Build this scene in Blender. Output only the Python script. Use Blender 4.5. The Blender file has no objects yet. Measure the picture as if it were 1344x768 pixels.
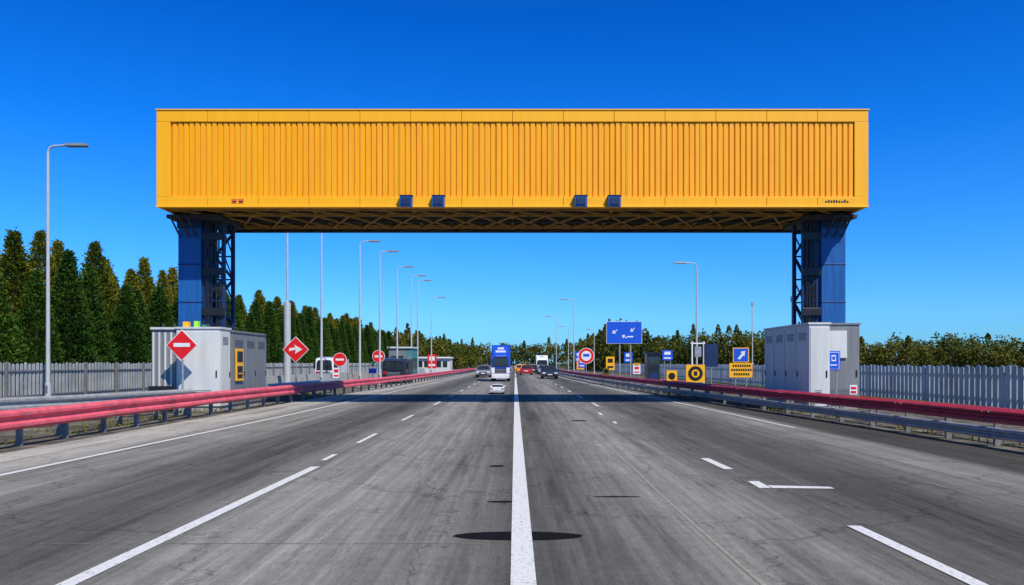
import bpy, math, random
import numpy as np
from mathutils import Vector, Matrix
random.seed(7); rng=np.random.default_rng(7)
scene=bpy.context.scene
scene.view_settings.view_transform='Standard'
scene.view_settings.look='None'
scene.view_settings.exposure=0

# ------------------------------------------------------------ materials
def mat(name,col,rough=0.6,metal=0.0,var=0.15,scale=3.0,bump=0.0,bscale=40,streak=False,spec=0.4):
    m=bpy.data.materials.new(name); m.use_nodes=True
    nt=m.node_tree; N=nt.nodes; L=nt.links
    b=N['Principled BSDF']
    b.inputs['Roughness'].default_value=rough; b.inputs['Metallic'].default_value=metal
    b.inputs['Specular IOR Level'].default_value=spec
    tc=N.new('ShaderNodeTexCoord'); mp=N.new('ShaderNodeMapping')
    if streak: mp.inputs['Scale'].default_value=(4,4,0.35)
    L.new(tc.outputs['Object'],mp.inputs['Vector'])
    no=N.new('ShaderNodeTexNoise'); no.inputs['Scale'].default_value=scale; no.inputs['Detail'].default_value=6
    no.inputs['Roughness'].default_value=0.65
    L.new(mp.outputs['Vector'],no.inputs['Vector'])
    r=N.new('ShaderNodeValToRGB'); c=col
    r.color_ramp.elements[0].position=0.3; r.color_ramp.elements[1].position=0.72
    r.color_ramp.elements[0].color=(c[0]*(1-var),c[1]*(1-var),c[2]*(1-var),1)
    r.color_ramp.elements[1].color=(min(1,c[0]*(1+var)),min(1,c[1]*(1+var)),min(1,c[2]*(1+var)),1)
    L.new(no.outputs['Fac'],r.inputs['Fac']); L.new(r.outputs['Color'],b.inputs['Base Color'])
    if bump>0:
        n2=N.new('ShaderNodeTexNoise'); n2.inputs['Scale'].default_value=bscale; n2.inputs['Detail'].default_value=4
        L.new(tc.outputs['Object'],n2.inputs['Vector'])
        bp=N.new('ShaderNodeBump'); bp.inputs['Strength'].default_value=bump; bp.inputs['Distance'].default_value=0.02
        L.new(n2.outputs['Fac'],bp.inputs['Height']); L.new(bp.outputs['Normal'],b.inputs['Normal'])
    return m

M={}
M['yellow']=mat('yellow_paint',(0.99,0.445,0.002),0.5,var=0.05,scale=1.2,streak=True)
M['yellow_rib']=mat('yellow_corrugated',(0.99,0.405,0.002),0.5,var=0.10,scale=1.5,streak=True)
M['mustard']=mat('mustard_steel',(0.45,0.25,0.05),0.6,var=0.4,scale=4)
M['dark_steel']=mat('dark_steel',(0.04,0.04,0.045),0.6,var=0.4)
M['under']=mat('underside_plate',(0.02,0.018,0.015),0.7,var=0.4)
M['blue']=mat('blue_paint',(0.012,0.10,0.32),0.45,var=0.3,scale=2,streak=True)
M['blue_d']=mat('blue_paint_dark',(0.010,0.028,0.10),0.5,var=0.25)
M['galv']=mat('galvanised_steel',(0.36,0.37,0.37),0.45,metal=0.4,var=0.25,scale=6)
M['galvd']=mat('galvanised_post',(0.20,0.20,0.20),0.55,metal=0.3,var=0.35,scale=8)
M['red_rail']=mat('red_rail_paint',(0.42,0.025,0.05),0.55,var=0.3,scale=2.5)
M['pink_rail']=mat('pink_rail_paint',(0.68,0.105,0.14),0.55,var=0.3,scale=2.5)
M['cab']=mat('cabinet_paint',(0.60,0.60,0.56),0.5,var=0.12,scale=1.2,streak=True)
M['cab2']=mat('cabinet_grey',(0.19,0.195,0.20),0.5,var=0.2,scale=1.2,streak=True)
M['cabd']=mat('cabinet_seam',(0.10,0.10,0.10),0.6)
M['white']=mat('white_paint',(0.75,0.75,0.75),0.5,var=0.08)
M['pole']=mat('lamp_pole_paint',(0.52,0.53,0.53),0.45,metal=0.2,var=0.1)
M['lens']=mat('lamp_lens',(0.35,0.35,0.35),0.2)
M['red']=mat('sign_red',(0.72,0.012,0.012),0.4,var=0.08)
M['sblue']=mat('sign_blue',(0.012,0.09,0.60),0.4,var=0.08)
M['syel']=mat('sign_yellow',(0.92,0.45,0.01),0.4,var=0.08)
M['black']=mat('black_plastic',(0.015,0.015,0.017),0.4)
M['rubber']=mat('tyre_rubber',(0.02,0.02,0.02),0.85)
M['glass']=mat('car_glass',(0.02,0.025,0.03),0.06,spec=0.8)
M['light']=mat('headlight',(0.7,0.7,0.7),0.1)
M['tail']=mat('tail_light',(0.5,0.01,0.01),0.2)
M['concrete']=mat('concrete',(0.33,0.32,0.30),0.85,var=0.2,scale=2,bump=0.3)
M['green']=mat('green_paint',(0.05,0.22,0.15),0.5)
M['teal']=mat('teal_booth',(0.07,0.22,0.22),0.5)
M['orange']=mat('orange_plate',(0.7,0.15,0.01),0.5)
M['hiviz']=mat('hiviz_green',(0.35,0.75,0.05),0.6)
M['fence_l']=mat('fence_pale',(0.52,0.52,0.50),0.42,metal=0.35,var=0.3,scale=0.8)
M['fence_r']=mat('fence_pale_grey',(0.40,0.44,0.46),0.42,metal=0.35,var=0.3,scale=0.8)
M['trunk']=mat('bark',(0.09,0.06,0.04),0.9,var=0.3)
M['dark_patch']=mat('dark_patch',(0.008,0.008,0.009),0.9,var=0.3,scale=5,spec=.05)
M['paint_blue']=mat('car_blue',(0.01,0.07,0.50),0.25,spec=0.7)
M['paint_dark']=mat('car_dark',(0.02,0.025,0.04),0.25,spec=0.7)
M['paint_white']=mat('car_white',(0.75,0.75,0.75),0.25,spec=0.7)
M['paint_red']=mat('car_red',(0.5,0.02,0.02),0.25,spec=0.7)
M['paint_silver']=mat('car_silver',(0.35,0.36,0.38),0.25,metal=0.4)
M['paint_yel']=mat('car_yellow',(0.8,0.35,0.01),0.25)

def paint_mat():
    m=bpy.data.materials.new('road_marking'); m.use_nodes=True
    nt=m.node_tree;N=nt.nodes;L=nt.links;b=N['Principled BSDF'];b.inputs['Roughness'].default_value=0.7
    tc=N.new('ShaderNodeTexCoord')
    n=N.new('ShaderNodeTexNoise');n.inputs['Scale'].default_value=22;n.inputs['Detail'].default_value=8;n.inputs['Roughness'].default_value=0.75
    L.new(tc.outputs['Object'],n.inputs['Vector'])
    r=N.new('ShaderNodeValToRGB');e=r.color_ramp.elements
    e[0].position=0.34;e[0].color=(0.22,0.22,0.20,1);e[1].position=0.47;e[1].color=(0.64,0.63,0.60,1)
    L.new(n.outputs['Fac'],r.inputs['Fac']);L.new(r.outputs['Color'],b.inputs['Base Color'])
    return m
M['mark']=paint_mat()

def asphalt():
    m=bpy.data.materials.new('asphalt'); m.use_nodes=True
    nt=m.node_tree;N=nt.nodes;L=nt.links;b=N['Principled BSDF'];b.inputs['Roughness'].default_value=0.9
    b.inputs['Specular IOR Level'].default_value=0.12
    tc=N.new('ShaderNodeTexCoord')
    def noise(scale,mscale,detail=6,rough=.6,loc=(0,0,0)):
        mp=N.new('ShaderNodeMapping');mp.inputs['Scale'].default_value=mscale;mp.inputs['Location'].default_value=loc
        n=N.new('ShaderNodeTexNoise');n.inputs['Scale'].default_value=scale;n.inputs['Detail'].default_value=detail;n.inputs['Roughness'].default_value=rough
        L.new(tc.outputs['Object'],mp.inputs['Vector']);L.new(mp.outputs['Vector'],n.inputs['Vector']);return n
    wn=noise(1,(.25,.05,1),3)
    sx=N.new('ShaderNodeSeparateXYZ');L.new(tc.outputs['Object'],sx.inputs['Vector'])
    ad=N.new('ShaderNodeMath');ad.operation='MULTIPLY_ADD';ad.inputs[1].default_value=1.0
    L.new(wn.outputs['Fac'],ad.inputs[0]);L.new(sx.outputs['X'],ad.inputs[2])
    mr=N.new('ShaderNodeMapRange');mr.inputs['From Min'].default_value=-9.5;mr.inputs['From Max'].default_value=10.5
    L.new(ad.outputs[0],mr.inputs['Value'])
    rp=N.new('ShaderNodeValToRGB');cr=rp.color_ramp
    pts=[(-10,.38),(-8.3,.34),(-7.7,.20),(-6.6,.22),(-5.4,.105),(-4.4,.085),(-3.4,.17),(-2.6,.225),(-1.7,.22),(-0.9,.17),(-.3,.11),(0.5,.095),(1.2,.155),(2.0,.22),(2.8,.18),(3.7,.10),(4.8,.08),(5.8,.11),(6.6,.19),(7.4,.20),(7.8,.06),(8.9,.055),(9.6,.08)]  # last points: right guardrail's shadow painted into the asphalt tone
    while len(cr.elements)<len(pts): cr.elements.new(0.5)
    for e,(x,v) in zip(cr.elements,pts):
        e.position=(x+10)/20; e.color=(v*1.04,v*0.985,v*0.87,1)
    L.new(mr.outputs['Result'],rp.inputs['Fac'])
    def mul(colsock,n,lo,hi,p0=.3,p1=.7):
        mrr=N.new('ShaderNodeMapRange');mrr.inputs['From Min'].default_value=p0;mrr.inputs['From Max'].default_value=p1
        mrr.inputs['To Min'].default_value=lo;mrr.inputs['To Max'].default_value=hi
        L.new(n,mrr.inputs['Value'])
        mx=N.new('ShaderNodeMix');mx.data_type='RGBA';mx.blend_type='MULTIPLY';mx.inputs['Factor'].default_value=1
        L.new(colsock,mx.inputs['A']);L.new(mrr.outputs['Result'],mx.inputs['B']);return mx.outputs['Result']
    c=rp.outputs['Color']
    c=mul(c,noise(1,(3,0.05,1)).outputs['Fac'],.68,1.26)
    c=mul(c,noise(1,(12,0.35,1),8,.7).outputs['Fac'],.72,1.26)
    c=mul(c,noise(1,(0.5,0.35,1),7,.7).outputs['Fac'],.84,1.15)
    c=mul(c,noise(1,(1.1,3.5,1),4,.6,(3,8,0)).outputs['Fac'],.94,1.06)
    c=mul(c,noise(70,(1,1,1),3,.85).outputs['Fac'],.45,1.55)
    c=mul(c,noise(14,(1,.5,1),5,.8).outputs['Fac'],.80,1.20)
    c=mul(c,noise(1,(1.3,.10,1),6,.7,(11,4,0)).outputs['Fac'],1.0,.62,.55,.66)
    c=mul(c,noise(1,(5,.5,1),5,.7,(1,14,0)).outputs['Fac'],1.0,.68,.60,.68)
    vo=N.new('ShaderNodeTexVoronoi');vo.feature='DISTANCE_TO_EDGE';vo.inputs['Scale'].default_value=0.30
    dn=noise(2.0,(1,1,1),5)
    va=N.new('ShaderNodeVectorMath');va.operation='MULTIPLY_ADD';va.inputs[1].default_value=(1.2,1.2,0);
    L.new(dn.outputs['Color'],va.inputs[0]);L.new(tc.outputs['Object'],va.inputs[2]);L.new(va.outputs[0],vo.inputs['Vector'])
    c=mul(c,vo.outputs['Distance'],.58,1.0,0.0,0.009)
    L.new(c,b.inputs['Base Color'])
    bp=N.new('ShaderNodeBump');bp.inputs['Strength'].default_value=.6;bp.inputs['Distance'].default_value=.01
    nb=noise(90,(1,1,1),3,.7);L.new(nb.outputs['Fac'],bp.inputs['Height']);L.new(bp.outputs['Normal'],b.inputs['Normal'])
    return m
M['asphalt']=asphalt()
M['seam']=mat('joint_sealant_worn',(0.25,0.23,0.18),0.9,var=0.4,scale=9)

def ground_mat(name,c1,c2,c3,scale=1.0):
    m=bpy.data.materials.new(name); m.use_nodes=True
    nt=m.node_tree;N=nt.nodes;L=nt.links;b=N['Principled BSDF'];b.inputs['Roughness'].default_value=0.95;b.inputs['Specular IOR Level'].default_value=.1
    tc=N.new('ShaderNodeTexCoord')
    n=N.new('ShaderNodeTexNoise');n.inputs['Scale'].default_value=0.5*scale;n.inputs['Detail'].default_value=10;n.inputs['Roughness'].default_value=.7
    L.new(tc.outputs['Object'],n.inputs['Vector'])
    r=N.new('ShaderNodeValToRGB');r.color_ramp.elements.new(.5)
    for e,p,c in zip(r.color_ramp.elements,(.35,.5,.65),(c1,c2,c3)): e.position=p;e.color=(*c,1)
    L.new(n.outputs['Fac'],r.inputs['Fac'])
    n2=N.new('ShaderNodeTexNoise');n2.inputs['Scale'].default_value=30;n2.inputs['Detail'].default_value=4;n2.inputs['Roughness'].default_value=.8
    L.new(tc.outputs['Object'],n2.inputs['Vector'])
    mr=N.new('ShaderNodeMapRange');mr.inputs['From Min'].default_value=.3;mr.inputs['From Max'].default_value=.7;mr.inputs['To Min'].default_value=.5;mr.inputs['To Max'].default_value=1.5
    L.new(n2.outputs['Fac'],mr.inputs['Value'])
    mx=N.new('ShaderNodeMix');mx.data_type='RGBA';mx.blend_type='MULTIPLY';mx.inputs['Factor'].default_value=1
    L.new(r.outputs['Color'],mx.inputs['A']);L.new(mr.outputs['Result'],mx.inputs['B']);L.new(mx.outputs['Result'],b.inputs['Base Color'])
    bp=N.new('ShaderNodeBump');bp.inputs['Strength'].default_value=.8;bp.inputs['Distance'].default_value=.03
    L.new(n2.outputs['Fac'],bp.inputs['Height']);L.new(bp.outputs['Normal'],b.inputs['Normal'])
    return m
M['grass']=ground_mat('grass_ground',(.035,.05,.015),(.07,.08,.025),(.13,.11,.05))
M['gravel']=ground_mat('gravel',(.05,.047,.04),(.11,.10,.08),(.24,.22,.17),2)

def foliage(name,dark,mid,gold,nscale=.25,bias=0.0):
    m=bpy.data.materials.new(name); m.use_nodes=True
    nt=m.node_tree;N=nt.nodes;L=nt.links;b=N['Principled BSDF'];b.inputs['Roughness'].default_value=.7;b.inputs['Specular IOR Level'].default_value=.12
    g=N.new('ShaderNodeNewGeometry')
    n=N.new('ShaderNodeTexNoise');n.inputs['Scale'].default_value=nscale;n.inputs['Detail'].default_value=3
    L.new(g.outputs['Position'],n.inputs['Vector'])
    oi=N.new('ShaderNodeObjectInfo')
    a=N.new('ShaderNodeMath');a.operation='MULTIPLY_ADD';a.inputs[1].default_value=.45
    L.new(g.outputs['Random Per Island'],a.inputs[0]);L.new(n.outputs['Fac'],a.inputs[2])
    a2=N.new('ShaderNodeMath');a2.operation='MULTIPLY_ADD';a2.inputs[1].default_value=.25
    L.new(oi.outputs['Random'],a2.inputs[0]);L.new(a.outputs[0],a2.inputs[2])
    r=N.new('ShaderNodeValToRGB');r.color_ramp.elements.new(.5)
    for e,p,c in zip(r.color_ramp.elements,(.5-bias,.85-bias,1.15-bias),(dark,mid,gold)): e.position=min(1,p);e.color=(*c,1)
    L.new(a2.outputs[0],r.inputs['Fac']);L.new(r.outputs['Color'],b.inputs['Base Color'])
    tr=N.new('ShaderNodeBsdfTranslucent');L.new(r.outputs['Color'],tr.inputs['Color'])
    ms=N.new('ShaderNodeMixShader');ms.inputs[0].default_value=.22
    L.new(b.outputs[0],ms.inputs[1]);L.new(tr.outputs[0],ms.inputs[2]);L.new(ms.outputs[0],N['Material Output'].inputs['Surface'])
    return m
M['fol_green']=foliage('conifer_foliage',(.014,.045,.006),(.035,.095,.010),(.08,.14,.015))
M['fol_gold']=foliage('golden_conifer_foliage',(.035,.065,.006),(.10,.13,.009),(.22,.19,.015),bias=.08)
M['fol_far']=foliage('distant_foliage',(.016,.038,.007),(.048,.082,.011),(.14,.13,.018),nscale=.12,bias=.07)

# ------------------------------------------------------------ mesh builder
class MB:
    def __init__(s): s.v=[];s.f=[];s.mi=[];s.m=[]
    def _m(s,k):
        if k not in s.m: s.m.append(k)
        return s.m.index(k)
    def add(s,vs,fs,k):
        o=len(s.v);s.v+=[tuple(p) for p in vs];i=s._m(k)
        for f in fs: s.f.append(tuple(a+o for a in f));s.mi.append(i)
    def box(s,x0,x1,y0,y1,z0,z1,k):
        s.add([(x0,y0,z0),(x1,y0,z0),(x1,y1,z0),(x0,y1,z0),(x0,y0,z1),(x1,y0,z1),(x1,y1,z1),(x0,y1,z1)],
              [(0,3,2,1),(4,5,6,7),(0,1,5,4),(1,2,6,5),(2,3,7,6),(3,0,4,7)],k)
    def frustum(s,b,t,k):
        x0,x1,y0,y1,z=b;a0,a1,c0,c1,w=t
        s.add([(x0,y0,z),(x1,y0,z),(x1,y1,z),(x0,y1,z),(a0,c0,w),(a1,c0,w),(a1,c1,w),(a0,c1,w)],
              [(0,3,2,1),(4,5,6,7),(0,1,5,4),(1,2,6,5),(2,3,7,6),(3,0,4,7)],k)
    def cyl(s,p0,p1,r0,r1=None,n=10,k='galv'):
        r1=r0 if r1 is None else r1
        p0=Vector(p0);p1=Vector(p1);d=(p1-p0).normalized()
        u=d.orthogonal().normalized();w=d.cross(u)
        vs=[];
        for p,r in((p0,r0),(p1,r1)):
            for i in range(n):
                a=2*math.pi*i/n;vs.append(p+u*math.cos(a)*r+w*math.sin(a)*r)
        fs=[(i,(i+1)%n,n+(i+1)%n,n+i) for i in range(n)]+[tuple(range(n-1,-1,-1)),tuple(range(n,2*n))]
        s.add(vs,fs,k)
    def beam(s,p0,p1,w,k): s.cyl(p0,p1,w*.7,w*.7,4,k)
    def xz(s,pts,y0,y1,k):
        n=len(pts);vs=[(x,y0,z) for x,z in pts]+[(x,y1,z) for x,z in pts]
        s.add(vs,[tuple(range(n)),tuple(range(2*n-1,n-1,-1))]+[(i,n+i,n+(i+1)%n,(i+1)%n) for i in range(n)],k)
    def yz(s,pts,x0,x1,k):
        n=len(pts);vs=[(x0,y,z) for y,z in pts]+[(x1,y,z) for y,z in pts]
        s.add(vs,[tuple(range(n)),tuple(range(2*n-1,n-1,-1))]+[(i,n+i,n+(i+1)%n,(i+1)%n) for i in range(n)],k)
    def disc(s,cx,cz,r,y0,y1,k,n=24,sx=1):
        s.xz([(cx+sx*r*math.cos(2*math.pi*i/n),cz+r*math.sin(2*math.pi*i/n)) for i in range(n)],y0,y1,k)
    def obj(s,name,loc=(0,0,0),parent=None,bevel=0,rz=0,recalc=True):
        me=bpy.data.meshes.new(name);me.from_pydata(s.v,[],s.f);me.update()
        for k in s.m: me.materials.append(M[k])
        me.polygons.foreach_set('material_index',s.mi)
        if recalc:
            import bmesh
            bm=bmesh.new();bm.from_mesh(me);bmesh.ops.recalc_face_normals(bm,faces=bm.faces);bm.to_mesh(me);bm.free()
        ob=bpy.data.objects.new(name,me);scene.collection.objects.link(ob);ob.location=loc;ob.rotation_euler=(0,0,rz)
        if parent: ob.parent=parent
        if bevel>0:
            b=ob.modifiers.new('b','BEVEL');b.width=bevel;b.segments=2;b.limit_method='ANGLE'
        return ob
def empty(name,loc=(0,0,0)):
    e=bpy.data.objects.new(name,None);scene.collection.objects.link(e);e.location=loc;return e

# ------------------------------------------------------------ ground and road
def sheet(name,x0,x1,y0,y1,z,k,nx=1):
    b=MB();b.add([(x0,y0,z),(x1,y0,z),(x1,y1,z),(x0,y1,z)],[(0,1,2,3)],k);return b.obj(name,recalc=False)
sheet('ground',-2500,2500,-500,4000,-0.008,'grass')
sheet('gravel_verge',-19.6,17.7,-30,420,-0.004,'gravel')
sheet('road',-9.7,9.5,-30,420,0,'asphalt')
b=MB()
def ell(cx,cy,rx,ry,n=40,jit=.06):
    pts=[(cx+rx*math.cos(2*math.pi*i/n)*(1+random.uniform(-jit,jit)),cy+ry*math.sin(2*math.pi*i/n)*(1+random.uniform(-jit,jit)),.004) for i in range(n)]
    b.add(pts,[tuple(range(n))],'dark_patch')  # near-black elliptical patch laid just above the asphalt
ell(.03,7.5,.64,.19,jit=.02);ell(-.15,9.35,.2,.06);ell(-.3,12.6,.13,.1);ell(1.3,9.7,.3,.04);ell(1.9,22.6,.25,.2)
b.obj('road_dark_patch',recalc=False)
b=MB()
def jstrip(pts,w):
    for (x0,y0),(x1,y1) in zip(pts,pts[1:]): 
        if abs(y1-y0)>abs(x1-x0): b.add([(x0-w/2,y0,.004),(x0+w/2,y0,.004),(x1+w/2,y1,.004),(x1-w/2,y1,.004)],[(0,1,2,3)],'seam')
        else: b.add([(x0,y0-w/2,.004),(x1,y1-w/2,.004),(x1,y1+w/2,.004),(x0,y0+w/2,.004)],[(0,1,2,3)],'seam')
jstrip([(1.9+random.uniform(-.02,.02),y) for y in np.arange(4,60,1.5)],.045)
jstrip([(x,7.18+random.uniform(-.01,.01)) for x in np.arange(-4.5,-.1,.6)],.014)
jstrip([(-1.85+random.uniform(-.015,.015),y) for y in np.arange(4,22,1.2)],.018)
b.obj('pavement_joint',recalc=False)
b=MB()
def strip(x0,y0,x1,y1,w,z=.008):
    b.add([(x0-w/2,y0,z),(x0+w/2,y0,z),(x1+w/2,y1,z),(x1-w/2,y1,z)],[(0,1,2,3)],'mark')
strip(.065,-10,.065,95,.2); strip(.065,100,.065,330,.14)
strip(-3.47,4.5,-3.27,12.5,.15)
for y0,y1 in((13.3,14.2),(16.2,18.4),(22.6,25)): strip(-3.35,y0,-3.35,y1,.10)
y=31
while y<200: strip(-3.3,y,-3.3,y+2.6,.12); strip(3.3,y-1,3.3,y+1.6,.12); y+=7.5
strip(3.56,4.8,3.53,7.95,.14); strip(3.42,12.2,3.38,13.6,.15)
strip(3.40,10.35,3.42,10.95,.16); b.add([(3.50,10.35,.008),(4.32,10.30,.008),(4.32,10.45,.008),(3.50,10.58,.008)],[(0,1,2,3)],'mark')
for y0,y1 in((21.5,22.2),(25,26.2)): strip(2.85,y0,2.88,y1,.1)
strip(-7.95,6,-7.45,24,.13); strip(-7.45,24,-7.1,60,.13); strip(-7.1,60,-6.6,300,.13)
strip(7.35,20,7.1,30,.09); strip(7.1,30,5.7,75,.12); strip(5.7,75,5.6,300,.12)
b.obj('road_marking',recalc=False)

# ------------------------------------------------------------ gantry
g=empty('overhead_gantry',(0,0,0))
GX0,GX1,GY0,GY1,GZ0,GZ1=-13.42,13.22,28.5,34.0,7.55,11.16
b=MB()
fy=GY0
b.box(GX0+.06,GX1-.06,fy+.16,GY1-.06,GZ0+.35,GZ1-.06,'yellow')
def band_x(x0,x1,z0,z1,n,y0,y1,gap=.014):
    w=(x1-x0)/n
    for i in range(n): b.box(x0+i*w+gap/2,x1-(n-1-i)*w-gap/2,y0,y1,z0,z1,'yellow')
band_x(GX0,GX1,GZ1-.42,GZ1,14,fy,fy+.3)
band_x(GX0,GX1,GZ0,GZ0+.38,14,fy,fy+.3)
b.box(GX0,GX0+.52,fy+.003,fy+.3,GZ0+.382,GZ1-.422,'yellow')
b.box(GX1-.52,GX1,fy+.003,fy+.3,GZ0+.382,GZ1-.422,'yellow')
b.box(GX0,GX1,fy-.04,fy+.02,GZ0-.02,GZ0+.04,'yellow')
b.box(GX0-.03,GX1+.03,fy-.03,GY1,GZ1+.002,GZ1+.05,'yellow')
b.box(GX0,GX0+.1,fy+.3,GY1,GZ0,GZ1,'yellow');b.box(GX1-.1,GX1,fy+.3,GY1,GZ0,GZ1,'yellow')
b.box(GX0+.1,GX1-.1,GY1-.1,GY1,GZ0+.1,GZ1,'yellow')
b.obj('box_frame',parent=g,bevel=.012)
b=MB();x=GX0+.54;xe=GX1-.54;n=120;p=(xe-x)/n;zt=GZ1-.43;zb=GZ0+.39
prof=[]
for i in range(n):
    d=random.uniform(-.008,.008)
    for fx,dy in((0,.11),(.14,.11),(.24,.05),(.90,.05)): prof.append((x+(i+fx)*p,fy+dy+(d if dy<.1 else 0)))
prof.append((xe,fy+.11))
vs=[];
for (a,c) in prof: vs+=[(a,c,zb),(a,c,zt)]
b.add(vs,[(2*i,2*i+2,2*i+3,2*i+1) for i in range(len(prof)-1)],'yellow_rib')
for i in range(1,9):
    xx=x+round(n*i/9)*p; b.box(xx+.0,xx+.03,fy+.04,fy+.12,zb,zt,'yellow')
b.obj('corrugated_face',parent=g)
b=MB()
for px in(-4.05,-2.85,2.45,3.70):
    b.box(px-.23,px+.23,fy-.22,fy-.045,GZ0-.02,GZ0+.38,'blue');b.box(px-.17,px+.17,fy-.26,fy-.22,GZ0+.05,GZ0+.3,'blue_d')
    b.box(px-.25,px+.25,fy-.25,fy+.1,GZ0+.381,GZ0+.40,'dark_steel')
for px in(-10.5,-10.25): b.box(px-.1,px+.1,fy-.012,fy-.001,GZ0+.14,GZ0+.3,'orange');b.box(px-.06,px+.06,fy-.016,fy-.012,GZ0+.17,GZ0+.22,'black')
for i in range(9):
    xx=11.6+i*.1;b.box(xx,xx+.065,fy-.008,fy-.001,GZ0+.16,GZ0+.16+random.uniform(.06,.11),'black')
for px in(-10.5,-5.2,-1.1,1.6,6.1,9.2): b.cyl((px,fy+.4,GZ1+.04),(px,fy+.4,GZ1+.14),.05,k='dark_steel')
b.obj('fittings',parent=g)
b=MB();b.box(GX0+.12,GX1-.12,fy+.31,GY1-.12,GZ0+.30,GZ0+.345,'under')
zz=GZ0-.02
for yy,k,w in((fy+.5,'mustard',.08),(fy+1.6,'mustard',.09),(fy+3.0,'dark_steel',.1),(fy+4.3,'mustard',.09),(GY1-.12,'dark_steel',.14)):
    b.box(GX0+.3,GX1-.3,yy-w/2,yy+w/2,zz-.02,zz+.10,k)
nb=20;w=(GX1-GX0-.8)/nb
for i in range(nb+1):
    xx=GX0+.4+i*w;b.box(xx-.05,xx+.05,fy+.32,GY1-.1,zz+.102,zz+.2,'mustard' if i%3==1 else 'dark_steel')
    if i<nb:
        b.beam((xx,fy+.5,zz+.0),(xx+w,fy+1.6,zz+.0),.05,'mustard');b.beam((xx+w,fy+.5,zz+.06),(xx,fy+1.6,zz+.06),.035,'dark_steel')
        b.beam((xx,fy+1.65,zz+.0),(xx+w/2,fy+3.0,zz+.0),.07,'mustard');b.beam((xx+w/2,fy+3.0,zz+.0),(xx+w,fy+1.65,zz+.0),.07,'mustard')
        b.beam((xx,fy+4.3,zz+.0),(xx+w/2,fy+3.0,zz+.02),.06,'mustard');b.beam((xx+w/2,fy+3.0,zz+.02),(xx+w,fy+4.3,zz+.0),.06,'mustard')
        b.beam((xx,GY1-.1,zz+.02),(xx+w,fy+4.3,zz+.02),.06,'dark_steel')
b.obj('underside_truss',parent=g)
def pillar(sx,name):
    b=MB()
    xo,xi=(-13.35,-12.45) if sx<0 else (12.15,13.1)
    b.box(xo,xi,30.2,31.6,0,GZ0+.29,'blue')
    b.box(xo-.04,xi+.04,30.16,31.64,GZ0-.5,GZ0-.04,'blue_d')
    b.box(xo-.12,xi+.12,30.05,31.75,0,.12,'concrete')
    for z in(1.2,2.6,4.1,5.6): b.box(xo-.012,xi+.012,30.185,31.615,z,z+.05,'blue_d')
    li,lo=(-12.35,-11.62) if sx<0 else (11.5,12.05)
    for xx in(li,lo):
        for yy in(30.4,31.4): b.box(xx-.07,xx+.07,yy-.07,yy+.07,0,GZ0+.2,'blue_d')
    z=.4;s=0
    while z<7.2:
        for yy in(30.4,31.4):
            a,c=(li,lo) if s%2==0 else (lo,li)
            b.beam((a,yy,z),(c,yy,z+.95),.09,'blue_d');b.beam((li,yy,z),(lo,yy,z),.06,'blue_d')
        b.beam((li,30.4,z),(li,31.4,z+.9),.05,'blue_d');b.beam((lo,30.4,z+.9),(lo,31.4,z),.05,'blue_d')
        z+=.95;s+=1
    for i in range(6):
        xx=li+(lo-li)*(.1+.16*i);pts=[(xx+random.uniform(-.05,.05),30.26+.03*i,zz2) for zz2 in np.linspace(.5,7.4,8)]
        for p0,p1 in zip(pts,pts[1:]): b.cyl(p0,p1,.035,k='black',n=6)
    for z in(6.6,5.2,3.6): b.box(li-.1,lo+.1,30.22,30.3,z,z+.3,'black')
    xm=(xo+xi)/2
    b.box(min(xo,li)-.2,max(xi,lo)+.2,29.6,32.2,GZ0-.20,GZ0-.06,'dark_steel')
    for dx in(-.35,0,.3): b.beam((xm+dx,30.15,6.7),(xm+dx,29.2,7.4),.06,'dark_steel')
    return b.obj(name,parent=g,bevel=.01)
pillar(-1,'left_pillar');pillar(1,'right_pillar')

# ------------------------------------------------------------ cabinets
def cabinet(name,x0,x1,y0,y1,z1,key,side,doors=2,z0=.18):
    b=MB();b.box(x0+.05,x1-.05,y0+.05,y1-.05,0,z0,'concrete')
    b.box(x0,x1,y0,y1,z0+.002,z1,key)
    b.box(x0-.04,x1+.04,y0-.04,y1+.04,z1+.002,z1+.07,key)
    w=(x1-x0)/doors
    for i in range(doors):
        a=x0+i*w
        b.box(a+.04,a+w-.04,y0-.022,y0-.002,z0+.12,z1-.1,key)
        b.box(a+w-.14,a+w-.10,y0-.05,y0-.023,1.2,1.45,'black')
        for j in range(5): b.box(a+.2,a+w-.3,y0-.03,y0-.023,z0+.3+j*.06,z0+.325+j*.06,'cabd')
    xs=x0 if side<0 else x1; sg=-1 if side<0 else 1
    n=max(1,round((y1-y0)/1.2));w=(y1-y0)/n
    for i in range(n):
        a=y0+i*w
        xa,xb=sorted((xs+sg*.003,xs+sg*.02));b.box(xa,xb,a+.05,a+w-.05,z0+.12,z1-.1,key)
        xa,xb=sorted((xs+sg*.021,xs+sg*.03))
        for j in range(6): b.box(xa,xb,a+.2,a+w-.25,z1-.55+j*.05,z1-.53+j*.05,'cabd')
        xa,xb=sorted((xs+sg*.021,xs+sg*.05));b.box(xa,xb,a+w-.16,a+w-.12,1.2,1.4,'black')
    return b
b=cabinet('c',-12.0,-10.45,27.0,27.95,2.92,'cab',1,1)
b.box(-12.9,-12.045,27.06,29.55,.18,2.9,'cab2')
for i in range(4): b.box(-12.86+i*.21,-12.80+i*.21,27.02,27.058,.3,2.8,'cab')
b.box(-12.93,-12.045,26.99,29.6,2.902,2.98,'cab')
b.box(-12.85,-12.1,26.7,26.95,0,.9,'black');b.box(-12.7,-12.3,26.66,26.699,.2,.7,'cabd')
for xx in(-12.6,-12.2,-11.0): b.cyl((xx,27.3,2.95),(xx,27.3,3.12),.04,k='dark_steel')
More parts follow.
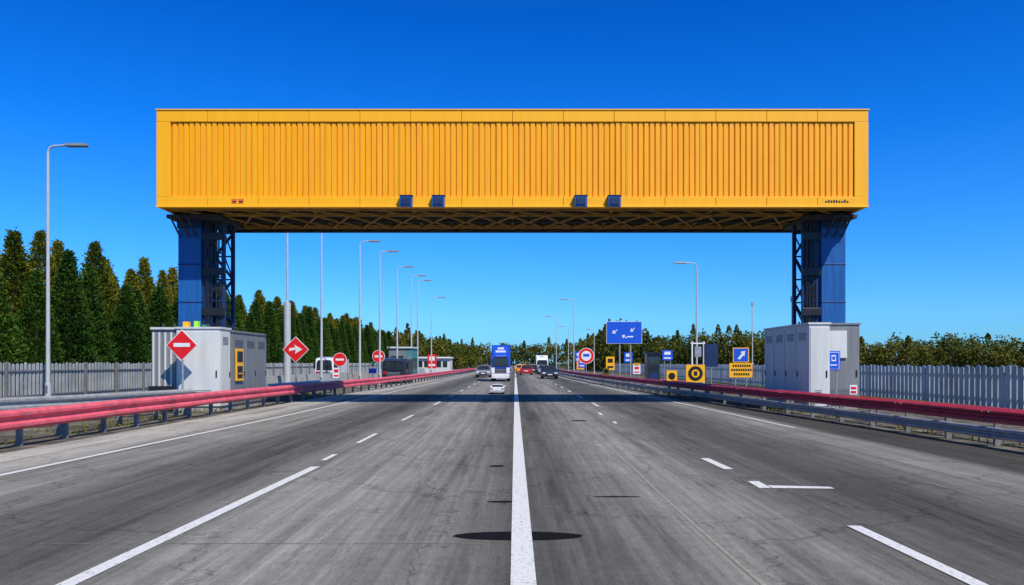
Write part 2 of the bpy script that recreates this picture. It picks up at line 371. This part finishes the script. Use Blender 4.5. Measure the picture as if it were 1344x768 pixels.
b.box(-11.95,-11.75,27.4,27.6,2.992,3.2,'syel');b.box(-11.55,-11.4,27.4,27.6,2.992,3.22,'hiviz');b.box(-11.3,-11.1,27.5,27.7,2.992,3.1,'green')
b.obj('equipment_cabinet',bevel=.012)
b=cabinet('c',-11.5,-10.42,28.1,31.9,2.85,'cab2',1,1);b.obj('equipment_cabinet',bevel=.012)
b=cabinet('c',10.42,11.15,27.0,31.8,3.08,'cab',-1,1)
b.obj('equipment_cabinet',bevel=.012)
b=cabinet('c',11.3,12.7,28.1,29.6,3.12,'cab2',-1,1)
b.box(12.32,12.6,28.06,28.077,.55,.9,'white');b.box(12.36,12.56,28.05,28.06,.75,.84,'red');b.box(12.36,12.56,28.05,28.06,.6,.69,'red')
b.box(11.5,12.2,28.0,28.076,1.9,2.9,'cab')
b.obj('equipment_cabinet',bevel=.012)
b=MB();b.box(11.28,11.78,27.6,27.64,1.45,2.15,'sblue');b.box(11.32,11.74,27.59,27.599,1.49,2.11,'white');b.box(11.34,11.72,27.58,27.589,1.51,2.09,'sblue')
b.box(11.45,11.61,27.57,27.579,1.78,2.0,'white');b.box(11.48,11.58,27.56,27.569,1.84,1.95,'sblue');b.box(11.41,11.65,27.57,27.579,1.62,1.66,'white')
b.cyl((11.4,27.66,0),(11.4,27.66,2.1),.03,k='galv');b.cyl((11.66,27.66,0),(11.66,27.66,2.1),.03,k='galv');b.obj('notice_sign')
b=MB();b.box(-10.37,-10.33,28.25,29.0,1.05,2.25,'syel');b.box(-10.327,-10.32,28.34,28.91,1.75,2.15,'black');b.box(-10.327,-10.32,28.36,28.89,1.15,1.6,'black');b.box(-10.318,-10.312,28.42,28.83,1.3,1.34,'syel')
b.box(-10.399,-10.371,28.4,28.5,1.2,1.3,'galv');b.obj('warning_sign')

# ------------------------------------------------------------ guardrails
def offs(path):
    P=[Vector((x,y)) for x,y in path];out=[]
    for i,p in enumerate(P):
        d=(P[min(i+1,len(P)-1)]-P[max(i-1,0)]).normalized();out.append((p,Vector((d.y,-d.x))))
    return out
def resample(path,step):
    out=[path[0]]
    for a,c in zip(path,path[1:]):
        A=Vector(a);C=Vector(c);L=(C-A).length;n=max(1,round(L/step))
        for i in range(1,n+1): out.append(tuple(A+(C-A)*i/n))
    return out
def smooth(path,it=2):
    for _ in range(it):
        q=[path[0]]
        for a,c in zip(path,path[1:]):
            q.append((a[0]*.75+c[0]*.25,a[1]*.75+c[1]*.25));q.append((a[0]*.25+c[0]*.75,a[1]*.25+c[1]*.75))
        q.append(path[-1]);path=q
    return path
def guardrail(name,path,side,beams,post_h=.72,step=2.0):
    b=MB();path=resample(smooth(path),step);O=offs(path)
    for z0,z1,k in beams:
        h=z1-z0
        prof=[(0.00,z0),(.02,z0+.01),(.085,z0+.16*h),(.085,z0+.30*h),(.015,z0+.44*h),(.015,z0+.56*h),(.085,z0+.70*h),(.085,z0+.84*h),(.02,z1-.01),(.0,z1)]
        prof=prof+[(o-.006,z) for o,z in reversed(prof)]
        n=len(prof);vs=[]
        for p,nn in O:
            jit=random.uniform(-.008,.008);jx=random.uniform(-.012,.012)
            for o,z in prof: q=p+nn*side*(o+jx);vs.append((q.x,q.y,z+jit))
        fs=[]
        for i in range(len(O)-1):
            for j in range(n): fs.append((i*n+j,i*n+(j+1)%n,(i+1)*n+(j+1)%n,(i+1)*n+j))
        b.add(vs,fs,k)
        for i in range(1,len(O)-1,2):
            p,nn=O[i];d=Vector((-nn.y,nn.x))
            if p.y>80: continue
            for zz in(z0+.23*h,z0+.77*h):
                for t in(-.1,.1):
                    q=p+nn*side*.10+d*t;q2=q+nn*side*.012;b.cyl((q.x,q.y,zz),(q2.x,q2.y,zz),.016,n=6,k='galv')
                q=p+d*-.16+nn*side*.094
                b.cyl((q.x,q.y,zz-.04),(q.x,q.y,zz+.04),.008,n=4,k='galvd')
    for p,nn in O:
        q=p-nn*side*.16
        b.box(q.x-.06,q.x+.06,q.y-.03,q.y+.03,-.1,post_h,'galvd')
        for z0,z1,k in beams: b.box(min(q.x,p.x),max(q.x,p.x),q.y-.05,q.y+.05,(z0+z1)/2-.1,(z0+z1)/2+.1,'galv')
    return b.obj(name)
LP=[(-10.1,2),(-10.05,14),(-10,27),(-9.4,40),(-8.7,56),(-8.3,90),(-8.0,330)]
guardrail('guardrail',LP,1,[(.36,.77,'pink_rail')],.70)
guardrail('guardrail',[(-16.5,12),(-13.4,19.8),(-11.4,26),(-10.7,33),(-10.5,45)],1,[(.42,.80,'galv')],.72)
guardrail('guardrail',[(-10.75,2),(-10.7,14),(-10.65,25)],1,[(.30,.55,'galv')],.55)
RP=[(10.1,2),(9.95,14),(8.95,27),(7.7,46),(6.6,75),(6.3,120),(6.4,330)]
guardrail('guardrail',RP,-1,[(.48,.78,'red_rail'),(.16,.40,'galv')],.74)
guardrail('guardrail',[(10.9,4),(10.7,14),(9.75,26),(9.2,36),(8.9,46)],-1,[(.44,.74,'red_rail')],.7)
# ------------------------------------------------------------ fences
def palisade(name,x,y0,y1,h,key,pitch,w):
    b=MB();y=y0
    while y<y1:
        t=random.uniform(-.015,.015);hh=h+random.uniform(-.04,.04)
        b.box(x-.02,x+.02,y,y+w,.06,hh-.08,key)
        b.add([(x-.02,y,hh-.08),(x+.02,y,hh-.08),(x+.02,y+w,hh-.08),(x-.02,y+w,hh-.08),(x,y+w/2+t,hh-.03)],[(0,1,4),(1,2,4),(2,3,4),(3,0,4)],key)
        y+=pitch
    for z in(.35,h-.4): b.box(x+.022,x+.06,y0,y1,z,z+.06,'galvd')
    y=y0
    while y<y1: b.box(x+.062,x+.16,y,y+.1,0,h,'galvd');y+=2.75
    return b.obj(name)
palisade('palisade_fence',-20,16,150,1.76,'fence_l',.26,.14)
palisade('palisade_fence',18,14,150,1.64,'fence_r',.36,.27)
b=MB();y=42
while y<120:
    b.frustum((-14.6,-14.1,y,y+2.95,0),(-14.42,-14.28,y,y+2.95,.95),'concrete');y+=3
b.obj('concrete_barrier',bevel=.01)

# ------------------------------------------------------------ street lamps
def lamp(x,y,H,arm,base=0):
    b=MB()
    b.cyl((0,0,0),(0,0,.9),.13,.11,12,'pole');b.cyl((0,0,.9),(0,0,H-.25),.085,.05,12,'pole')
    b.box(-.17,.17,-.17,.17,-.02,.04,'concrete')
    s=1 if arm>0 else -1;a=abs(arm)
    pts=[(0,0,H-.25),(s*.06,0,H-.1),(s*.2,0,H-.02),(s*a*.45,0,H+.03)]
    for p0,p1 in zip(pts,pts[1:]): b.cyl(p0,p1,.045,.04,10,'pole')
    x0,x1=s*a*.42,s*a
    xa,xb=min(x0,x1),max(x0,x1)
    b.frustum((xa+.02,xb-.02,-.13,.13,H-.02),(xa+.05,xb-.1,-.08,.08,H+.09),'cab2')
    b.box(xa+.15,xb-.06,-.1,.1,H-.045,H-.022,'lens')
    b.box(-.05,.05,-.13,-.1,.5,.8,'galvd')
    if base: b.cyl((0,0,0),(0,0,base),.2,.2,12,'pole')
    return b.obj('street_lamp',(x,y,0))
lamp(-19,31,10.55,1.65)
lamp(-13.45,45,10.5,1.5,5.3);lamp(-12.7,50,10.5,1.5)
for x,y in((-11.2,55),(-10.65,60),(-10.75,69.5),(-10.4,76.5),(-10.35,81),(-11.2,102)): lamp(x,y,10.5,1.5 if y<100 else 2)
lamp(14.3,60,9.6,-1.8);lamp(8.1,105,10.5,-1.9);lamp(7.8,144,10.5,-2.3);lamp(10.5,150,9,-2);lamp(13.5,130,7.5,-1.5)
b=MB();b.cyl((0,0,0),(0,0,7.0),.06,.04,k='pole');b.box(-.08,.08,-.08,.08,7,7.3,'galv');b.obj('camera_mast',(21.8,70,0))
b=MB();b.cyl((0,0,0),(0,0,5.0),.04,.03,k='pole');b.cyl((0,0,5),(0,0,5.3),.08,k='galv');b.obj('camera_mast',(14.9,41,0))

# ------------------------------------------------------------ signs
def post(b,x,h,y=.06,r=.035): b.cyl((x,y,0),(x,y,h),r,k='galv')
def diamond(loc,zc,r,arrow):
    b=MB();D=lambda q:[(0,zc-q),(q,zc),(0,zc+q),(-q,zc)]
    b.xz(D(r),0,.03,'white');b.xz(D(r*.94),-.008,-.001,'red')
    if arrow:
        pts=[(-.5,-.12),(.02,-.0),(-.05,-.32),(.5,.02),(-.12,.38),(-.02,.17),(-.5,.10)]
        b.xz([(x*r,zc+z*r) for x,z in pts],-.016,-.009,'white')
    else: b.box(-r*.52,r*.52,-.016,-.009,zc-.11*r,zc+.13*r,'white')
    post(b,0,zc+r*.5);b.box(-.1,.1,.031,.05,zc-.05,zc+.05,'galv');return b.obj('traffic_sign',loc)
diamond((-11.5,26.3,0),2.33,.54,False)
diamond((-11.8,41,0),2.44,.71,True)
def roundsign(loc,zc,r,inner='red',bar=True):
    b=MB();b.disc(0,zc,r,0,.03,'white');b.disc(0,zc,r*.94,-.008,-.001,inner)
    if bar: b.box(-r*.6,r*.6,-.016,-.009,zc-.15*r,zc+.15*r,'white')
    else:
        b.disc(0,zc,r*.62,-.016,-.009,'white');b.box(-r*.4,r*.4,-.024,-.017,zc-.1*r,zc+.25*r,'sblue')
    post(b,0,zc)
    return b.obj('traffic_sign',loc)
roundsign((-11.5,50,0),1.95,.45)
roundsign((-10.75,60,0),2.25,.5)
roundsign((7.1,76,0),2.45,.8,bar=False)
b=MB();b.box(-.12,.12,0,.1,1.5,1.9,'green');b.disc(0,1.7,.07,-.01,-.001,'hiviz');post(b,0,1.6);b.box(-.3,.3,-.02,.03,.9,1.3,'sblue');b.obj('traffic_signal',(-11.4,61,0))
b=MB();b.box(-1.4,1.4,0,.08,3.25,5.0,'white');b.box(-1.37,1.37,-.01,-.001,3.28,4.97,'sblue')
def arrow(cx,cz,s,a,k='white'):
    pts=[(-.5,-.07),(.1,-.07),(-.05,-.3),(.12,-.3),(.5,0),(.12,.3),(-.05,.3),(.1,.07),(-.5,.07)]
    b.xz([(cx+s*(x*math.cos(a)-z*math.sin(a)),cz+s*(x*math.sin(a)+z*math.cos(a))) for x,z in pts],-.02,-.011,k)
arrow(-.75,4.2,.5,math.radians(215));arrow(0,3.8,.45,math.radians(150));arrow(.65,4.35,.45,math.radians(-140))
b.box(.2,.7,-.02,-.011,3.75,3.85,'white')
for x in(-.35,.5): b.cyl((x,.14,0),(x,.14,4.8),.07,k='galv')
for z in(3.5,4.6): b.box(-1.3,1.3,.081,.1,z,z+.08,'galv')
b.obj('direction_sign',(8.6,60,0))
b=MB();b.box(-.64,.64,0,.04,.92,1.72,'syel')
for i,(z,w) in enumerate(((1.5,.46),(1.27,.54),(1.03,.4))): 
    x=-w
    while x<w: b.box(x,x+.09,-.008,-.001,z,z+.13,'black');x+=.13
b.box(-.45,.45,0,.04,1.76,2.58,'syel');b.box(-.4,.4,-.01,-.001,1.81,2.53,'sblue')
b.xz([(-.2,1.95),(-.06,1.92),(.12,2.15),(.18,2.08),(.23,2.4),(-.04,2.34),(.04,2.26)],-.02,-.011,'white')
post(b,-.3,2.5);post(b,.3,2.5);b.obj('warning_sign',(12.6,42.5,0))
b=MB();b.box(-.54,.54,0,.05,.62,1.62,'syel');b.disc(0,1.12,.42,-.01,-.001,'black');b.disc(0,1.12,.23,-.02,-.011,'syel');b.box(-.1,.1,-.03,-.021,1.0,1.25,'black');post(b,-.2,1.5);post(b,.2,1.5);b.obj('warning_sign',(10.3,43.5,0))
b=MB();b.box(-.3,.3,0,.05,.62,1.3,'syel');b.disc(0,.97,.2,-.01,-.001,'black');post(b,0,1.2);b.obj('warning_sign',(8.95,43.5,0))
b=MB();b.box(-.38,.38,0,.25,1.5,2.85,'blue_d');b.box(-.3,.3,-.01,-.001,1.9,2.7,'blue_d');post(b,0,1.6);b.obj('information_sign',(11.6,45,0))
b=MB();b.box(-.5,.5,0,1.2,0.1,2.45,'paint_dark');b.box(-.6,.6,-.15,1.3,2.452,2.6,'black');b.box(-.38,.38,-.012,-.001,1.1,2.2,'glass');b.box(-.55,.55,-.05,1.25,0,.098,'concrete');b.box(-.3,.3,-.014,-.002,.3,.9,'blue_d');b.obj('ticket_kiosk',(10.9,60,0))
b=MB()
for x in(-.5,.4): b.cyl((x,0,0),(x,0,3.4),.07,k='white')
b.box(-.6,.5,-.05,.05,3.2,3.3,'white');b.box(-.3,.2,-.08,-.05,2.2,3.0,'galv');b.obj('sign_frame',(14.2,59,0))
for (x,y,z0,z1,w,k,k2) in((10.0,80,1.0,2.4,.9,'syel','black'),(12.2,82,1.8,2.9,.9,'sblue','white'),(13.4,84,.8,1.7,.8,'syel','black'),(7.9,90,1.2,2.2,.8,'sblue','white'),(8.6,100,.9,2.2,1.0,'syel','red'),(-13.6,95,1.0,2.6,1.0,'sblue','white'),(-12.0,110,1.0,3.0,1.3,'red','white'),(-14.0,85,.8,2.0,.9,'white','red'),(11.5,72,.7,1.5,.7,'white','red'),(7.4,62,.5,1.3,.5,'syel','black'),(-12.2,52,.7,1.4,.5,'white','red'),(9.3,110,2,3.4,1.3,'sblue','white'),(15,75,2,3,1,'sblue','white')):
    b=MB();b.box(-w/2,w/2,0,.05,z0,z1,k);b.box(-w*.3,w*.3,-.01,-.001,z0+(z1-z0)*.55,z1-(z1-z0)*.15,k2);b.box(-w*.35,w*.35,-.01,-.001,z0+(z1-z0)*.15,z0+(z1-z0)*.3,k2)
    post(b,-w*.3,z1-.05);post(b,w*.3,z1-.05);b.obj('traffic_sign',(x,y,0))

b=MB();b.box(-1.1,.55,0,4,.15,3.1,'cab2');b.box(.552,1.1,0,4,.15,3.1,'teal');b.box(-1.2,1.2,-.15,4.2,3.102,3.25,'cab')
b.box(-.9,.3,-.02,-.002,1.3,2.4,'glass');b.box(.65,1.0,-.02,-.002,.3,2.3,'cab2');b.box(-1.15,1.15,-.05,4.05,0,.148,'concrete')
for i in range(5): b.box(1.101,1.115,.3+i*.75,.75+i*.75,1.2,2.2,'glass')
b.obj('toll_booth',(-10.7,71,0),bevel=.02)
b=MB();b.box(-3,3,0,5,0,2.6,'cab');b.box(-3.2,3.2,-.4,5.2,2.602,2.85,'white')
for i in range(5): b.box(-2.7+i*1.1,-1.9+i*1.1,-.02,-.002,1.0,2.1,'glass')
b.obj('site_office_building',(-14.5,135,0))
# ------------------------------------------------------------ vehicles
def wheel(b,x,y,r,w):
    b.cyl((x-w/2,y,r),(x+w/2,y,r),r,k='rubber',n=20);s=1 if x>0 else -1
    b.cyl((x+s*w*.5,y,r),(x+s*(w*.5+.012),y,r),r*.6,k='galv',n=14)
def car(loc,paint,W=1.78,L=4.4,H=1.45,front=True,scale=1,wagon=False):
    b=MB();h=W/2
    low=[(-L/2,.32),(-L/2-.02,.55),(-L/2+.12,.72),(-L/2+.95,.90),(L/2-.55,.95),(L/2-.04,.88),(L/2,.5),(L/2-.08,.28),(L/2-.5,.24),(-L/2+.4,.22)]
    b.yz(low,-h,h,paint)
    z0=.93;y0,y1=-L/2+1.15,L/2-(.15 if wagon else .55);t0,t1=y0+.75,y1-(.3 if wagon else .65)
    b.frustum((-h+.06,h-.06,y0,y1,z0-.03),(-h+.26,h-.26,t0,t1,H-.03),'glass')
    b.frustum((-h+.25,h-.25,t0-.02,t1+.02,H-.045),(-h+.33,h-.33,t0+.12,t1-.1,H+.02),paint)
    for s in(-1,1):
        b.beam((s*(h-.07),y0,z0),(s*(h-.26),t0,H-.03),.04,paint);b.beam((s*(h-.07),y1,z0),(s*(h-.26),t1,H-.03),.05,paint)
        ym=(y0+y1)/2;b.beam((s*(h-.05),ym,z0),(s*(h-.25),ym,H-.03),.035,paint)
        b.box(min(s*h,s*(h+.18)),max(s*h,s*(h+.18)),y0+.25,y0+.35,.93,1.08,paint)
        b.box(*sorted((s*(h-.42),s*(h-.06))),-L/2-.04,-L/2+.1,.56,.70,'light')
        b.box(*sorted((s*(h-.34),s*(h-.04))),L/2-.1,L/2+.012,.62,.80,'tail')
        for y in(-L/2+.85,L/2-.85): wheel(b,s*(h-.1),y,.32,.22)
    b.box(-.45,.45,-L/2-.045,-L/2+.05,.38,.60,'black');b.box(-.26,.26,-L/2-.06,-L/2-.046,.42,.52,'white')
    b.box(-.26,.26,L/2+.003,L/2+.02,.55,.67,'white');b.box(-h+.1,h-.1,-L/2-.03,-L/2+.05,.26,.34,'black')
    o=b.obj('car',loc,bevel=.03,rz=0 if front else math.pi);o.scale=(scale,)*3;return o
car((3.85,86,0),'paint_dark');car((-.98,42.8,0),'paint_white',scale=.42,front=False,H=1.25)
car((1.0,135,0),'paint_yel',front=False);car((1.6,112,0),'paint_red',front=False,wagon=True)
car((-5.3,140,0),'paint_silver');car((3.6,150,0),'paint_white');car((-4.9,118,0),'paint_dark');car((5.0,175,0),'paint_red');car((.9,165,0),'paint_white',front=False);car((-1.8,180,0),'paint_silver');car((-5,210,0),'paint_white');car((4.5,120,0),'paint_silver')
car((2.2,190,0),'paint_yel',front=False);car((3.0,128,0),'paint_dark',front=False,wagon=True);car((-2.6,150,0),'paint_red');car((-3.9,95,0),'paint_silver')
def truck(loc,paint,W=2.1,H=3.45,box='paint_blue',name='truck',L=8,white=True):
    b=MB();h=W/2
    cab=[(0,.45),(-.06,1.3),(.08,2.35),(.45,2.5),(1.9,2.55),(1.9,.45)]
    b.yz(cab,-h,h,paint)
    b.xz([(-h+.12,1.38),(h-.12,1.38),(h-.2,2.2),(-h+.2,2.2)],-.09,.1,'glass')
    b.box(-h+.05,h-.05,-.14,-.02,.32,.75,'white' if white else 'black')
    b.box(-h+.35,h-.35,-.12,-.03,.8,1.22,'black')
    for i in range(3): b.box(-h+.4,h-.4,-.135,-.121,.85+i*.13,.89+i*.13,'galv')
    for s in(-1,1):
        b.box(*sorted((s*(h-.08),s*(h-.4))),-.16,-.141,.45,.65,'light')
        b.box(*sorted((s*(h+.05),s*(h+.25))),.05,.15,1.5,2.1,'black');b.box(*sorted((s*h,s*(h+.12))),.08,.12,2.1,2.15,'black')
        for y in(1.0,L-2.4,L-1.3): wheel(b,s*(h-.15),y,.45,.3)
        b.box(*sorted((s*(h+.002),s*(h+.012))),.4,1.3,1.4,2.1,'glass')
    b.frustum((-h+.1,h-.1,.5,1.9,2.52),(-h+.12,h-.12,1.3,1.9,max(H-.1,2.6)),paint)
    b.box(-h*.7,h*.7,-.075,-.05,2.2,2.3,'black')
    b.box(-h,h,2.05,L,.95,H,box);b.box(-h+.2,h-.2,1.7,L-.2,.6,.93,'black')
    if white:
        b.box(-h*.55,h*.55,.70,.8,2.72,2.92,'white');b.box(-h*.35,h*.35,.95,1.05,3.02,3.2,'white')
        for s in(-1,1): b.box(*sorted((s*h*.98,s*h*.62)),-.1,-.061,.8,1.3,'white')
    else:
        b.box(-h+.1,-h+.5,-.10,-.065,.95,1.25,'tail')
    b.box(-.26,.26,-.155,-.141,.42,.54,'white')
    return b.obj(name,loc,bevel=.03)
truck((-1.35,71,0),'paint_blue',W=1.75,H=3.45)
truck((-10.2,64,0),'paint_dark',W=1.95,H=2.5,box='paint_dark',name='delivery_van',L=5,white=False).scale=(1,1,.82)
truck((-15.0,60,0),'paint_white',W=1.9,H=2.4,box='paint_white',name='delivery_van',L=5.5,white=False).scale=(.75,1,.85)
truck((5.0,140,0),'paint_white',W=2.2,H=3.2,box='paint_white',name='truck',L=7)

# ------------------------------------------------------------ trees
def leafquads(C,D,size,asp=1.0):
    n=len(C);r=rng.normal(size=(n,3));u=D/np.linalg.norm(D,axis=1,keepdims=True)
    w=np.cross(u,r);w/=np.linalg.norm(w,axis=1,keepdims=True)+1e-9
    s=size[:,None];a=u*s*.5;c=w*s*.5*asp
    V=np.stack([C-a,C+c*.9,C+a,C-c*.9],1).reshape(-1,3);return V
def leafmesh(name,V,key,extra=None):
    n=len(V)//4;me=bpy.data.meshes.new(name)
    ev,ef=(extra if extra else ([],[]))
    nv=len(V)+len(ev);me.vertices.add(nv)
    allv=np.concatenate([V,np.array(ev).reshape(-1,3)]) if len(ev) else V
    me.vertices.foreach_set('co',allv.astype(np.float32).ravel())
    nf=n+len(ef);me.loops.add(nf*4);me.polygons.add(nf)
    li=np.arange(n*4)
    if len(ef): li=np.concatenate([li,np.array(ef).ravel()+len(V)])
    me.loops.foreach_set('vertex_index',li.astype(np.int32))
    me.polygons.foreach_set('loop_start',(np.arange(nf)*4).astype(np.int32))
    me.polygons.foreach_set('loop_total',np.full(nf,4,dtype=np.int32))
    me.materials.append(M[key]);me.materials.append(M['trunk'])
    mi=np.zeros(nf,dtype=np.int32);mi[n:]=1;me.polygons.foreach_set('material_index',mi)
    me.update(calc_edges=True);return me
def tube(p0,p1,r0,r1,ev,ef,n=6):
    p0=Vector(p0);p1=Vector(p1);d=(p1-p0).normalized();u=d.orthogonal().normalized();w=d.cross(u);o=len(ev)
    for p,r in((p0,r0),(p1,r1)):
        for i in range(n):
            a=2*math.pi*i/n;q=p+u*math.cos(a)*r+w*math.sin(a)*r;ev.append((q.x,q.y,q.z))
    for i in range(n): ef.append((o+i,o+(i+1)%n,o+n+(i+1)%n,o+n+i))
def conifer(H,R,key,nb=320,per=56):
    ev,ef=[],[];tube((0,0,0),(0,0,H*.95),.16,.02,ev,ef)
    C=[];D=[];S=[]
    for i in range(nb):
        t=.03+.96*(i/nb)**1.15;z=H*t;a=i*2.39996+random.uniform(-.3,.3)
        L=R*(1-t)**.80*random.uniform(.85,1.06)+.06
        up=random.uniform(.15,.55);tip=np.array([math.cos(a)*L,math.sin(a)*L,z+L*up-.15*L])
        base=np.array([0,0,z-.25*L])
        if i%4==0: tube(base,tip*.999,.03,.008,ev,ef,4)
        k=int(per*(0.35+L/R));s=rng.uniform(.3,1,k)**.6
        P=base+(tip-base)*s[:,None]
        spread=(.07+.18*L)*(1.15-s)[:,None]+.05
        P=P+rng.normal(size=(k,3))*spread*np.array([1,1,.75])
        dd=(tip-base)/np.linalg.norm(tip-base)+rng.normal(size=(k,3))*.5+np.array([0,0,.5])
        C.append(P);D.append(dd);S.append(rng.uniform(.10,.22,k))
    C=np.concatenate(C);D=np.concatenate(D);S=np.concatenate(S);m=C[:,2]>.1
    return leafmesh('conifer',leafquads(C[m],D[m],S[m],.6),key,(ev,ef))
cg=[conifer(8.0,1.8,'fol_green'),conifer(8.4,1.65,'fol_green'),conifer(7.7,1.95,'fol_green')]
cy=[conifer(8.8,2.05,'fol_gold'),conifer(9.2,1.9,'fol_gold')]
def place(me,x,y,s,name='conifer_tree'):
    o=bpy.data.objects.new(name,me);scene.collection.objects.link(o);o.location=(x,y,0);o.rotation_euler=(0,0,random.uniform(0,6.28));o.scale=(s*random.uniform(.95,1.15),)*2+(s,)
y=27
while y<150:
    place(random.choice(cg),-24.6+random.uniform(-.4,.4),y,random.uniform(.80,1.0));y+=random.uniform(2.5,3.3)
y=26
while y<150:
    place(random.choice(cy),-27.6+random.uniform(-.5,.5),y,random.uniform(.88,1.08));y+=random.uniform(2.2,2.9)
y=34
while y<150:
    place(random.choice(cy+cg),-31+random.uniform(-.8,.8),y,random.uniform(.98,1.12));y+=random.uniform(2.4,3.2)
def mass(name,specs,key):
    ev,ef=[],[];C=[];D=[];S=[]
    for x,y,H,R,n,ls in specs:
        tube((x,y,0),(x,y,H*.7),.15,.05,ev,ef,5)
        con=random.random()<.25
        if con:
            t=rng.uniform(.05,1,n)**1.1;a=rng.uniform(0,6.28,n);rr=R*.75*(1-t)**.8*rng.uniform(.3,1.05,n)+.08
            P=np.stack([x+np.cos(a)*rr,y+np.sin(a)*rr,t*H*1.06],1)
        else:
            k=11;cc=np.stack([rng.normal(0,R*.36,k),rng.normal(0,R*.36,k),rng.uniform(.2,.86,k)*H],1)
            cr=rng.uniform(.3,.52,k)*R;j=rng.integers(0,k,n);v=rng.normal(size=(n,3));v/=np.linalg.norm(v,axis=1,keepdims=True)
            P=cc[j]+v*(cr[j]*rng.uniform(.5,1.05,n))[:,None]+np.array([x,y,0])
        C.append(P);D.append(rng.normal(size=(n,3))+np.array([0,0,.6]));S.append(rng.uniform(.6,1.3,n)*ls)
    C=np.concatenate(C);D=np.concatenate(D);S=np.concatenate(S);C[:,2]=np.maximum(C[:,2],.05)
    o=bpy.data.objects.new(name,leafmesh(name,leafquads(C,D,S,.8),key,(ev,ef)));scene.collection.objects.link(o)
def line(p,q,H,R,sp,rows=2,n=350,ls=.5,dep=3.5,hs=(.82,.9,.95,1,1.04,1.12)):
    out=[];A=Vector(p);B=Vector(q);L=(B-A).length;k=int(L/sp);d=(B-A).normalized();nn=Vector((-d.y,d.x))
    for r in range(rows):
        for i in range(k+1):
            P=A+(B-A)*(i/k)+nn*(r*dep)+Vector((random.uniform(-1,1),random.uniform(-1,1)))*sp*.3
            h=H*random.choice(hs) *random.uniform(.95,1.04)
            out.append((P.x,P.y,h,R*random.uniform(.85,1.2),n,ls))
    return out
s=[]
s+=line((-24,150),(-14,270),8.5,2.6,3.0,3,450,.6)
s+=line((-30,285),(45,285),9.5,3.4,3.2,2,450,.7)
s+=line((26,270),(24,150),9.4,3,3.2,2,450,.6,-4)
s+=line((22,148),(44,118),7.6,2.8,2.3,3,650,.42,4)
s+=line((42,118),(110,98),5.4,2.5,2.1,3,650,.38,4,hs=(.8,.88,.95,1,1.06,1.16))
mass('distant_tree_row',s,'fol_far')
s=[]
s+=line((-23,22),(-23,150),1.1,1.1,1.2,1,60,.22)
s+=line((22,150),(110,96),1.8,1.6,1.4,1,110,.35)
mass('hedge_undergrowth',s,'fol_far')
C=[];n=2600
yy=rng.uniform(9,45,n);left=rng.random(n)<.6
xx=np.where(left,-10.3-rng.gamma(1.5,.7,n),9.9+rng.gamma(1.5,.5,n)-(yy-14).clip(0)*.06)
cl=np.sin(yy*1.7)+np.sin(yy*.63+xx)>-.2
C=np.stack([xx,yy,rng.uniform(.02,.10,n)],1)[cl]
me=leafmesh('weeds',leafquads(C,rng.normal(size=(len(C),3))*.4+np.array([0,0,1]),rng.uniform(.08,.2,len(C)),.25),'fol_gold')
o=bpy.data.objects.new('roadside_weeds',me);scene.collection.objects.link(o)

# ------------------------------------------------------------ light
S=Vector((.38,-.52,.76)).normalized()
sun=bpy.data.lights.new('sun','SUN');sun.energy=5;sun.angle=math.radians(.5);sun.color=(1,.95,.86)
so=bpy.data.objects.new('sun',sun);scene.collection.objects.link(so);so.rotation_euler=(-S).to_track_quat('-Z','Y').to_euler();so.location=(20,-20,40)
w=bpy.data.worlds.new('World');scene.world=w;w.use_nodes=True;N=w.node_tree.nodes;L=w.node_tree.links
sky=N.new('ShaderNodeTexSky');sky.sky_type='NISHITA';sky.sun_disc=False;sky.sun_elevation=math.asin(S.z);sky.sun_rotation=math.atan2(S.x,S.y)
sky.air_density=1.0;sky.dust_density=.2;sky.ozone_density=3.0
tc=N.new('ShaderNodeTexCoord');sp=N.new('ShaderNodeSeparateXYZ');L.new(tc.outputs['Generated'],sp.inputs[0])
rp=N.new('ShaderNodeValToRGB');cr=rp.color_ramp
pts=[(0,(.15,.40,.72)),(.06,(.16,.44,.80)),(.15,(.09,.42,.88)),(.28,(.02,.35,.88)),(.42,(.005,.27,.80)),(.6,(.16,.36,.62)),(1,(.30,.40,.52))]
while len(cr.elements)<len(pts): cr.elements.new(.5)
for e,(p_,c_) in zip(cr.elements,pts): e.position=p_;e.color=(*c_,1)
L.new(sp.outputs['Z'],rp.inputs['Fac'])
vm=N.new('ShaderNodeVectorMath');vm.operation='MULTIPLY';L.new(sky.outputs[0],vm.inputs[0]);L.new(rp.outputs[0],vm.inputs[1])
vs_=N.new('ShaderNodeVectorMath');vs_.operation='SCALE';vs_.inputs['Scale'].default_value=1.9;L.new(vm.outputs[0],vs_.inputs[0])
L.new(vs_.outputs[0],N['Background'].inputs['Color']);N['Background'].inputs['Strength'].default_value=.11

# ------------------------------------------------------------ camera
cam=bpy.data.cameras.new('camera');co=bpy.data.objects.new('camera',cam);scene.collection.objects.link(co)
co.location=(0,0,1.7);co.rotation_euler=(math.radians(90),0,0)
cam.sensor_width=36;cam.lens=26.79;cam.shift_x=-4/1344;cam.shift_y=93/1344;cam.clip_end=6000
scene.camera=co
